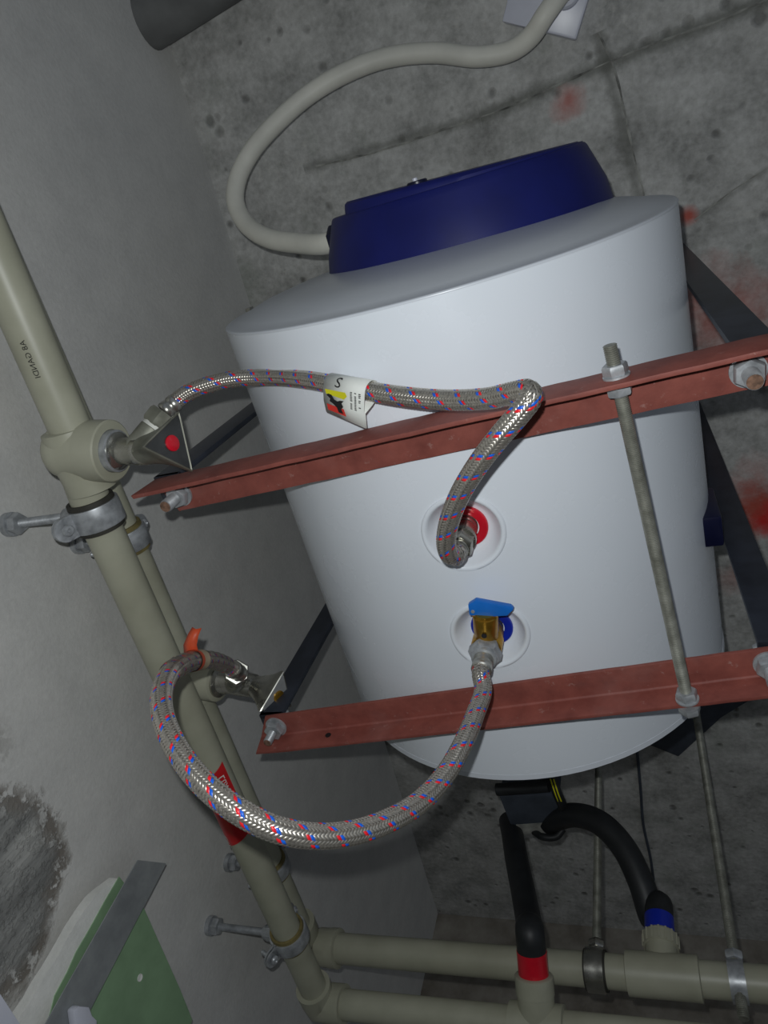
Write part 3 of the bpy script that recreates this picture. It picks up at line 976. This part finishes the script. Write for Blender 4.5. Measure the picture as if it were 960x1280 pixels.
runB = thing('water_pipe', PB(.3), 'beige plastic pipe tucked above the nearest one, turning across the far wall', 'pipe', 'beige plastic water pipes')
b = B(); tube(b, [PB(y) for y in (-.75, .1, .84)], RP, 40); b.build('pipe_length', PPR, runB)
eB = PB(.845)
dirB = (U(925, 1252, .484) - U(470, 1227, .484)); dirB = V((1, -.035, .0)).normalized()
b = B(); tube(b, [PB(.80), PB(.82), eB, eB + dirB * .02, eB + dirB * .046], lambda t: .0225 if t < .99 else .0225, 32); b.build('elbow', PPR, runB)
b = B(); lathe(b, eB + dirB * .035, dirB, [(0, .020), (.001, .0232), (.012, .0232), (.013, .0195)], 32); b.build('elbow_lip', PPR, runB)
b = B(); tube(b, [eB + dirB * .04, eB + dirB * .3, eB + dirB * .8], .0180, 32); b.build('pipe_length', PPR, runB)
bc = U(828, 1205, .515); bt = eB + dirB * ((bc.x - eB.x) / dirB.x)
b = B(); lathe(b, bt - dirB * .038, dirB, [(0, .0185), (.001, .0225), (.010, .0225), (.066, .0222), (.076, .0225), (.077, .0185)], 36)
b.build('tee_fitting', PPR, runB)
b = B(); lathe(b, bt + V((0, 0, .010)), (0, 0, 1), [(0, .0165), (.020, .0172), (.0205, .0190), (.034, .0195), (.036, .0180), (.036, .0125)], 32)
for i in range(16):
    a = 2 * math.pi * i / 16
    box(b, bt + V((math.cos(a) * .0192, math.sin(a) * .0192, .038)), .002, .002, .014)
b.build('threaded_socket', PPR, runB)
# tee on the rear pipe that feeds the lower valve
T2y = .393; t2 = PB(T2y); vd2 = V((1, .10, -.10)).normalized()
b = B(); td = (PB(1) - PB(0)).normalized()
lathe(b, t2 - td * .028, td, [(0, .0165), (.001, .0208), (.055, .0208), (.056, .0165)], 36)
lathe(b, t2, vd2, [(0, .019), (.020, .0200), (.0205, .0212), (.040, .0212), (.041, .0195), (.041, .014)], 36)
b.build('tee_fitting', PPR, runB, label='beige tee fitting holding the lower valve')
pipe_text(runB, '- 2.8', .009, PB, .315, .15, INK, -1)
pipe_text(runB, 'K', .018, PB, .590, .25, BLUEP, -1)
pipe_text(runB, 'M8-4', .008, PB, .475, .1, INK, -1)
# printed red sticker round the near pipe
b = B(); vs = []; fs = []; ny, na = 10, 18
for i in range(ny + 1):
    for j in range(na + 1):
        y = .456 + .090 * i / ny - .020 * (j / na - .5); a = -1.25 + 2.7 * j / na
        c0 = PA(y); vs.append(c0 + V((math.sin(a), 0, -math.cos(a))) * (RP + .0006))
for i in range(ny):
    for j in range(na): fs.append((i * (na + 1) + j, i * (na + 1) + j + 1, (i + 1) * (na + 1) + j + 1, (i + 1) * (na + 1) + j))
st = thing('pipe_sticker', PA(.49) + V((0, 0, -RP)), 'red printed sticker wrapped on the near beige pipe behind the hose loop', 'sticker')
b.add(vs, fs); b.build('film', REDTAPE, st)
RPs = RP; RP = RP + .0008
pipe_text(st, 'Lux', .011, PA, .466, .98, TAG, -1, 'white_lettering')
pipe_text(st, 'Lux', .011, PA, .545, -.55, TAG, -1, 'white_lettering')
RP = RPs


# ------------------------------------------------------------------ pipe clamps
def clamp(fn, y, r, label, wd=.020, to_wall=True, ear=0.0, rub=RUBBER, bolt_nut=True):
    c = fn(y); t = (fn(y + .01) - fn(y - .01)).normalized()
    root = thing('pipe_clamp', c, label, 'clamp', 'steel pipe clamps on the wall')
    b = B(); lathe(b, c - t * (wd / 2 + .004), t, [(0, r + .0002), (0, r + .0030), (.004, r + .0034), (wd + .004, r + .0034), (wd + .008, r + .0030), (wd + .008, r + .0002)], 40, close=True)
    b.build('rubber_lining', rub, root)
    b = B(); lathe(b, c - t * (wd / 2), t, [(0, r + .0034), (0, r + .0052), (.001, r + .0056), (wd - .001, r + .0056), (wd, r + .0052), (wd, r + .0034)], 48, close=True)
    b.build('steel_band', ZINC, root)
    bd = V((-1, 0, 0)); bd = (bd - t * bd.dot(t)).normalized(); up = t.cross(bd).normalized()
    if up.z > 0: up = -up
    for s in (1, -1):
        e = up * s; e = (e * math.cos(ear) + bd * math.sin(ear) * 1).normalized()
        n_ = t.cross(e).normalized()
        if n_.x > 0: n_ = -n_
        ec = c + e * (r + .0135)
        b = B()
        for q in (-.0018, .0018):
            lathe(b, ec + n_ * (q - .0009), n_, [(0, wd * .5), (.0018, wd * .5)], 24)
            box(b, c + e * (r + .007) + n_ * q, .013, .0018, wd, (e, n_, t))
        b.build('ear', ZINC, root)
        b = B(); lathe(b, ec - n_ * .0045, -n_, [(0, .0048), (.0015, .0050), (.0028, .0040), (.0032, .0020), (.0018, .0012)], 18)
        lathe(b, ec - n_ * .004, n_, thread_prof(.020, .0027, .0010, .0004), 12)
        b.build('clamp_screw', ZINC, root)
    if to_wall:
        w0 = c + bd * (r + .005); L_ = (w0.x - wall_x(y))
        b = B(); lathe(b, w0, bd, [(0, .0085), (.010, .0078), (.012, .0062)], 20); nut(b, w0, bd, .015, .009)
        b.build('boss', ZINC, root)
        b = B(); lathe(b, w0 + bd * .008, bd, thread_prof(L_ + .004, .0042), 16); b.build('hanger_bolt', ZINC, root, 25)
        if bolt_nut:
            b = B(); nut(b, w0 + bd * (L_ - .015), bd, .0175, .009, ang=.4); lathe(b, w0 + bd * (L_ - .006), bd, [(0, .011), (.006, .011)], 24)
            b.build('wall_nut', ZINC, root)
    return root


clamp(PA, .168, RP, 'steel pipe clamp on the near beige pipe just below the elbow valve', .020, True, .35)
clamp(PB, .222, RP, 'steel clamp with yellowed lining on the rear beige pipe beside the near clamp', .020, True, .1, TANRUB)
clamp(PA, .715, RP, 'far steel clamp with yellowed lining on the near beige pipe', .018, True, .35, TANRUB)
clamp(PB, .690, RP, 'far steel clamp on the rear beige pipe with a rusty lining', .018, True, .1, TANRUB)

# hung clamp and rods at the bottom pipes
hy = eB + dirB * ((-.1285 - eB.x) / dirB.x)
hr = thing('pipe_hanger', hy, 'steel ring clamp round the bottom cross pipe, hanging on a thin rod', 'clamp')
b = B(); lathe(b, hy - dirB * .012, dirB, [(0, .0182), (0, .0206), (.024, .0206), (.024, .0182)], 40, close=True); b.build('rubber_lining', RUBBER, hr)
b = B(); lathe(b, hy - dirB * .010, dirB, [(0, .0206), (0, .0224), (.020, .0224), (.020, .0206)], 40, close=True); b.build('steel_band', CHROME, hr)
b = B(); lathe(b, hy + V((0, 0, .021)), (0, 0, 1), [(0, .0075), (.012, .0075)], 20); nut(b, hy + V((0, 0, .024)), (0, 0, 1), .017, .009)
b.build('boss', CHROME, hr)
b = B(); lathe(b, hy + V((0, 0, .030)), (0, 0, 1), thread_prof(1.0 - hy.z - .030, .0052, .002, .0007), 14)
o = b.build('threaded_rod', ROD, None, 25); o['label'] = 'thin threaded rod dropping from the ceiling to the clamp between the black hoses'; o['category'] = 'threaded rod'; o['group'] = 'ceiling rods'
ry = eB + dirB * ((.0165 - eB.x) / dirB.x)
rb = V((.0165, ry.y - .006, .46))
b = B(); lathe(b, rb, (0, 0, 1), thread_prof(1.0 - rb.z, .0056, .002, .0008), 14)
o = b.build('threaded_rod', ROD, None, 25); o['label'] = 'grey threaded rod dropping from the ceiling at the right, below the tie rod'; o['category'] = 'threaded rod'; o['group'] = 'ceiling rods'
hr2 = thing('pipe_hanger', V((.0165, ry.y, ry.z)), 'ring clamp at the bottom right corner under the grey rod', 'clamp')
cc = ry + dirB * .0; b = B(); lathe(b, cc - dirB * .008, dirB, [(0, .0182), (0, .0206), (.016, .0206), (.016, .0182)], 36, close=True); b.build('steel_band', ZINC, hr2)
b = B(); nut(b, V((.0165, ry.y - .006, ry.z + .0185)), (0, 0, 1), .017, .009); b.build('nut', ZINC, hr2)

# ------------------------------------------------------------------ black hoses at the far end
def black_hose(pts, collar_px, mat, label, clabel):
    root = thing('insulated_hose', pts[-1], label, 'hose', 'black insulated hoses')
    ps = spline(pts, 10)
    b = B(); tube(b, ps, .0160, 20); b.build('insulation', HOSEB, root)
    e = ps[-1]; d_ = (ps[-1] - ps[-3]).normalized()
    b = B(); lathe(b, e - d_ * .004, d_, [(0, .0140), (.001, .0164), (.026, .0164), (.027, .0150)], 24); b.build('collar', mat, root, label=clabel)
    return e


sock_r = rt + ru * .070; sock_b = bt + V((0, 0, .064))
black_hose([U(637, 1026, .735), U(640, 1040, .710), U(646, 1075, .650), U(654, 1115, .598), U(662, 1158, .540), sock_r - ru * -.022, sock_r], None, REDP,
           'black insulated hose dropping to the red collar at the bottom', 'red collar')
black_hose([U(686, 1029, .720), U(700, 1022, .712), U(722, 1019, .697), U(752, 1030, .672), U(780, 1060, .642), U(802, 1105, .605), U(817, 1148, .575), sock_b + V((0, .001, .02)), sock_b], None, BLUEP,
           'black insulated hose arching over to the blue collar', 'blue collar')

# dark duct dropping from the ceiling, where the hoses come out; black tube and striped cable on it
du = thing('ceiling_duct', V((-.225, .82, .71)), 'dark grey square duct dropping from the ceiling, with the black hoses coming out below', 'duct')
b = B(); c1, c2, c3, c4 = U(624, 996, .71), U(700, 994, .71), U(694, 1034, .71), U(640, 1036, .71)
prism(b, [c1, c2, c3, c4], (0, 0, .289)); b.build('casing', GREYD, du, bevel=.002)
b = B(); prism(b, [U(645, 1031, .7095), U(690, 1028, .7095), U(686, 1040, .7095), U(650, 1044, .7095)], (0, 0, .004)); b.build('mortar_lip', SEAM, du)
b = B(); p0, p1 = U(621, 987, .705), U(686, 982, .705); tube(b, [p0, p0.lerp(p1, .5), p1], .0085, 20)
o = b.build('tube_stub', HOSEB); o['label'] = 'short black tube lying across the dark duct under the heater rim'; o['category'] = 'tube'
cb = thing('earth_cable', U(695, 985, .70), 'black cable with yellow stripes beside the dark duct', 'cable')
cps = spline([U(684, 950, .725), U(689, 968, .712), U(696, 990, .702), U(704, 1010, .705), U(704, 1022, .712)], 8)
b = B(); tube(b, cps, .0068, 16); b.build('sheath', HOSEB, cb)
for off in (-.002, .002):
    b = B(); tube(b, [p + V((off + .001, -.002, -.0060)) for p in cps[9:20]], .0010, 8); b.build('yellow_stripe', YEL, cb, label='yellow stripe')
b = B(); tube(b, spline([U(668, 1040, .712), U(678, 1046, .700), U(695, 1046, .700), U(704, 1036, .708)], 6), .005, 12)
o = b.build('hose_clip', HOSEB); o['label'] = 'small black clip between the tops of the two black hoses'; o['category'] = 'clip'

# steel plate behind the far red angle, thin cable beside it
b = B(); prism(b, [U(788, 922, .985), U(848, 946, .985), U(902, 897, .985), U(950, 868, .985), U(930, 830, .985), U(800, 860, .985)], (0, 0, .015))
o = b.build('mounting_plate', GREYD, None, bevel=.002); o['label'] = 'dark steel plate on the ceiling behind the right end of the far red angle'; o['category'] = 'plate'
b = B(); tube(b, spline([U(793, 900, .996), U(797, 945, .996), U(801, 990, .997), U(804, 1030, .998), U(813, 1072, .999), U(817, 1100, 1.0)], 6), .0026, 8)
o = b.build('thin_cable', GREYD); o['label'] = 'thin dark cable on the ceiling right of the hanging rod'; o['category'] = 'cable'

# ------------------------------------------------------------------ angle valves
def prism_handle(root, o, d, up, side, neck, L, mats, dot, dlabel):
    """knob: round neck flaring out to a hollow-sided triangle"""
    d = V(d).normalized(); up = (V(up) - d * V(up).dot(d)).normalized(); sd_ = d.cross(up)
    R_ = side / math.sqrt(3); S = 60; vs = []; fs = []; rows = 14
    def tri(a):   # rounded triangle radius, flats bowed in
        x = (a % (2 * math.pi / 3)) - math.pi / 3
        return min(1.0, (.5 / max(math.cos(x), .2)) * 1.02 if True else 1)
    for j in range(rows + 1):
        t = j / rows; k_ = t ** 1.15
        for i in range(S):
            a = 2 * math.pi * i / S
            rt_ = R_ * tri(a) * (1 - .10 * math.sin(math.pi * t))
            q = neck * (1 - k_) + rt_ * k_
            vs.append(o + d * (L * t) + (up * math.cos(a) + sd_ * math.sin(a)) * q)
    for kk, (dz, sc_) in enumerate(((.0025, 1.0), (.0033, .95), (.0025, .90))):
        for i in range(S):
            a = 2 * math.pi * i / S
            vs.append(o + d * (L + dz) + (up * math.cos(a) + sd_ * math.sin(a)) * R_ * tri(a) * sc_)
    n_ = rows + 4
    for j in range(n_ - 1):
        for i in range(S):
            i2 = (i + 1) % S; fs.append((j * S + i, j * S + i2, (j + 1) * S + i2, (j + 1) * S + i))
    fs.append(tuple(range(S))[::-1])
    b = B().add(vs, fs); h = b.build('handle', mats[0], root, 32)
    vs = [o + d * (L + .0025) + (up * math.cos(2 * math.pi * i / S) + sd_ * math.sin(2 * math.pi * i / S)) * R_ * tri(2 * math.pi * i / S) * .905 for i in range(S)]
    b = B().add(vs + [v - d * .001 for v in vs], [tuple(range(S)), tuple(range(S, 2 * S))[::-1]] + [(i, (i + 1) % S, S + (i + 1) % S, S + i) for i in range(S)])
    b.build('face_plate', mats[1], h)
    b = B(); lathe(b, o + d * (L + .0022), d, [(0, .0062), (.0014, .0062), (.002, .0052)], 28); b.build('index_dot', dot, h, label=dlabel)
    return h


HANDLEFACE = simple('black_handle_face', srgb(74, 76, 76), 0.3, 0.5, 0.15, 60)
v1 = thing('angle_valve', tp + vd * .045, 'chrome angle valve with a red dotted triangular handle on the near beige pipe', 'valve', 'chrome angle valves')
b = B(); o0 = tp + vd * .036
lathe(b, o0, vd, [(0, .0115), (.004, .0150), (.0055, .0152), (.007, .0128), (.0075, .0108), (.020, .0104), (.022, .0112), (.030, .0112), (.034, .0105)], 36)
b.build('valve_body', CHROME, v1)
bj = o0 + vd * .020; be = (H0 - bj); bl = be.length; be.normalize()
b = B(); lathe(b, bj - be * .002, be, [(0, .0105), (bl - .020, .0100), (bl - .019, .0088), (bl - .012, .0088)], 28); b.build('outlet', DUSTCHROME, v1)
b = B(); nut(b, H0 - be * .019, be, .0205, .013, ang=.5); b.build('union_nut', DUSTCHROME, hot)
b = B(); lathe(b, H0 - be * .0215, be, [(0, .0096), (.003, .0096)], 20); b.build('thread_tape', PTFE, v1, label='white sealing tape')
prism_handle(v1, o0 + vd * .027, V((.97, -.1, -.2)), V((-.27, -.30, -.9)), .047, .0108, .033, (DUSTCHROME, HANDLEFACE), REDP, 'red dot')

v2 = thing('angle_valve', t2 + vd2 * .045, 'chrome angle valve with a pale triangular handle on the rear beige pipe', 'valve', 'chrome angle valves')
b = B(); o2 = t2 + vd2 * .037
lathe(b, o2, vd2, [(0, .0115), (.004, .0165), (.006, .0165), (.008, .0125), (.020, .0112), (.030, .0120), (.048, .0118), (.052, .0100)], 36)
b.build('valve_body', CHROME, v2)
bj = o2 + vd2 * .024; be = (E0 - bj); bl = be.length; be.normalize()
b = B(); lathe(b, bj, be, [(0, .0108), (bl * .55, .0102), (bl * .6, .0088), (bl, .0088)], 28); b.build('outlet', CHROME, v2)
b = B(); nut(b, E0 - be * .014, be, .0205, .013); b.build('union_nut', CHROME, cold)
PALE = simple('pale_handle_face', srgb(176, 178, 178), 0.35, 0.4, 0.08, 60)
prism_handle(v2, o2 + vd2 * .047, V((.88, .1, -.35)), V((0, -.8, .6)), .044, .0100, .034, (CHROME, PALE), BRASS, 'brass screw in the handle face')

# ------------------------------------------------------------------ cream conduit and its ceiling plate
sp = thing('junction_plate', U(675, 10, .985), 'white square plastic junction plate on the ceiling at the top edge', 'plate')
z_ = .982
c1, c2 = U(627, 27, z_), U(720, 50, z_); ex = (c2 - c1); ey = V((ex.y, -ex.x, 0)).normalized() * ex.length
if ey.y > 0: ey = -ey
b = B(); prism(b, [c1, c2, c2 + ey, c1 + ey], (0, 0, .018)); b.build('cover', WHITEP, sp, bevel=.003)
b = B(); lathe(b, c1.lerp(c2, .70) + ey * .45 + V((0, 0, .003)), (0, 0, -1), [(0, .017), (.012, .0165), (.014, .0145)], 24); b.build('cable_boss', WHITEP, sp)
en = c1.lerp(c2, .70) + ey * .45 + V((0, 0, -.008))
cps = spline([gl + V((.004, 0, 0)), gl + V((-.012, 0, 0)), U(372, 304, .76), U(333, 297, .79), U(306, 278, .82), U(294, 250, .845), U(298, 221, .865), U(316, 187, .885), U(345, 154, .905), U(385, 119, .925), U(430, 92, .935), U(480, 73, .945), U(540, 66, .95), U(600, 71, .95), U(640, 63, .95), U(664, 45, .945), U(682, 18, .94), en + V((0, 0, -.015)), en], 10)
b = B(); tube(b, cps, .0108, 20)
o = b.build('conduit', CABLE); o['label'] = 'thick cream cable looping from the ceiling plate to the navy heater cover'; o['category'] = 'cable'

# ------------------------------------------------------------------ drywall offcut, stud and bits, lower left
XB = -.525
def yz(px, py, X): return UX(px, py, X)
dw = thing('drywall_sheet', V((XB, .6, -1.7)), 'green moisture-resistant drywall sheet with torn white edge leaning on the left wall', 'drywall')
pts = [UX(118, 1122, XB), UX(128, 1113, XB), UX(148, 1098, XB), UX(158, 1108, XB), UX(178, 1132, XB), UX(203, 1188, XB), UX(224, 1235, XB), UX(240, 1275, XB)]
left = [(18, 1282), (40, 1250), (52, 1228), (64, 1210), (80, 1182), (92, 1160), (106, 1138)]
lp = [UX(x, y, XB) for x, y in left]
yR = pts[-1].y + .01
poly = [V((XB, lp[0].y, -1.7))] + lp + pts + [V((XB, yR, .28)), V((XB, yR, -1.7))]
b = B(); prism(b, [p + V((-.011, 0, 0)) for p in poly], (.0105, 0, 0)); b.build('gypsum_core', GYP, dw, label='white torn gypsum edge')
gl_ = [(55, 1290), (64, 1262), (68, 1245), (84, 1215), (95, 1190), (108, 1168), (118, 1150), (130, 1128)]
gp = [UX(x, y, XB) for x, y in gl_]
poly = [V((XB, gp[0].y, -1.7))] + gp + [UX(148, 1097, XB) + V((0, 0, .001))] + pts[3:] + [V((XB, yR, .28)), V((XB, yR, -1.7))]
b = B(); prism(b, [p + V((-.0005, 0, 0)) for p in poly], (.0010, 0, 0)); b.build('green_paper', GREENB, dw)
b = B(); q_ = UX(174, 1222, XB) + V((.0008, 0, 0)); lathe(b, q_, (1, 0, 0), [(0, .0035), (.0006, .0033), (-.0002, .0012)], 14); b.build('screw_dent', GYP, dw)
XS = -.513
sd1, sd2 = UX(172.5, 1075, XS), UX(207, 1079, XS)
stud = thing('metal_stud', V((XS, .52, -1.7)), 'grey galvanised metal stud standing in front of the green drywall', 'stud')
a1, a2 = UX(57, 1280, XS), UX(112, 1262, XS)
b = B(); prism(b, [sd1, sd2, V((XS, a2.y, a2.z)), V((XS, a2.y, -1.7)), V((XS, a1.y, -1.7)), a1], (-.0012, 0, 0)); b.build('web', STUD, stud)
b = B(); prism(b, [sd2, V((XS, a2.y, a2.z)), V((XS, a2.y, -1.7)), V((XS - .010, a2.y, -1.7)), V((XS - .010, a2.y, a2.z)), sd2 + V((-.010, 0, 0))], (0, .0012, 0)); b.build('flange', STUD, stud)
b = B(); kk = [UX(83, 1262, XS), UX(90, 1256, XS), UX(103, 1257, XS), UX(107, 1268, XS), UX(113, 1274, XS), UX(113, 1300, XS), UX(88, 1300, XS)]
prism(b, kk, (.008, 0, 0)); o = b.build('stud_clip', WHITEP, None, bevel=.002); o['label'] = 'white plastic clip on the grey metal stud'; o['category'] = 'clip'
XC = -.47
b = B(); kk = [UX(-12, 1226, XC), UX(0, 1241, XC), UX(27, 1282, XC), UX(40, 1305, XC), V((XC, UX(40, 1305, XC).y, -1.7)), V((XC, UX(-12, 1226, XC).y - .05, -1.7)), V((XC, UX(-12, 1226, XC).y - .05, .2))]
prism(b, kk, (-.02, 0, 0)); o = b.build('white_panel', WHITEP, None, bevel=.001); o['label'] = 'white panel whose corner shows at the bottom left of the photo'; o['category'] = 'panel'
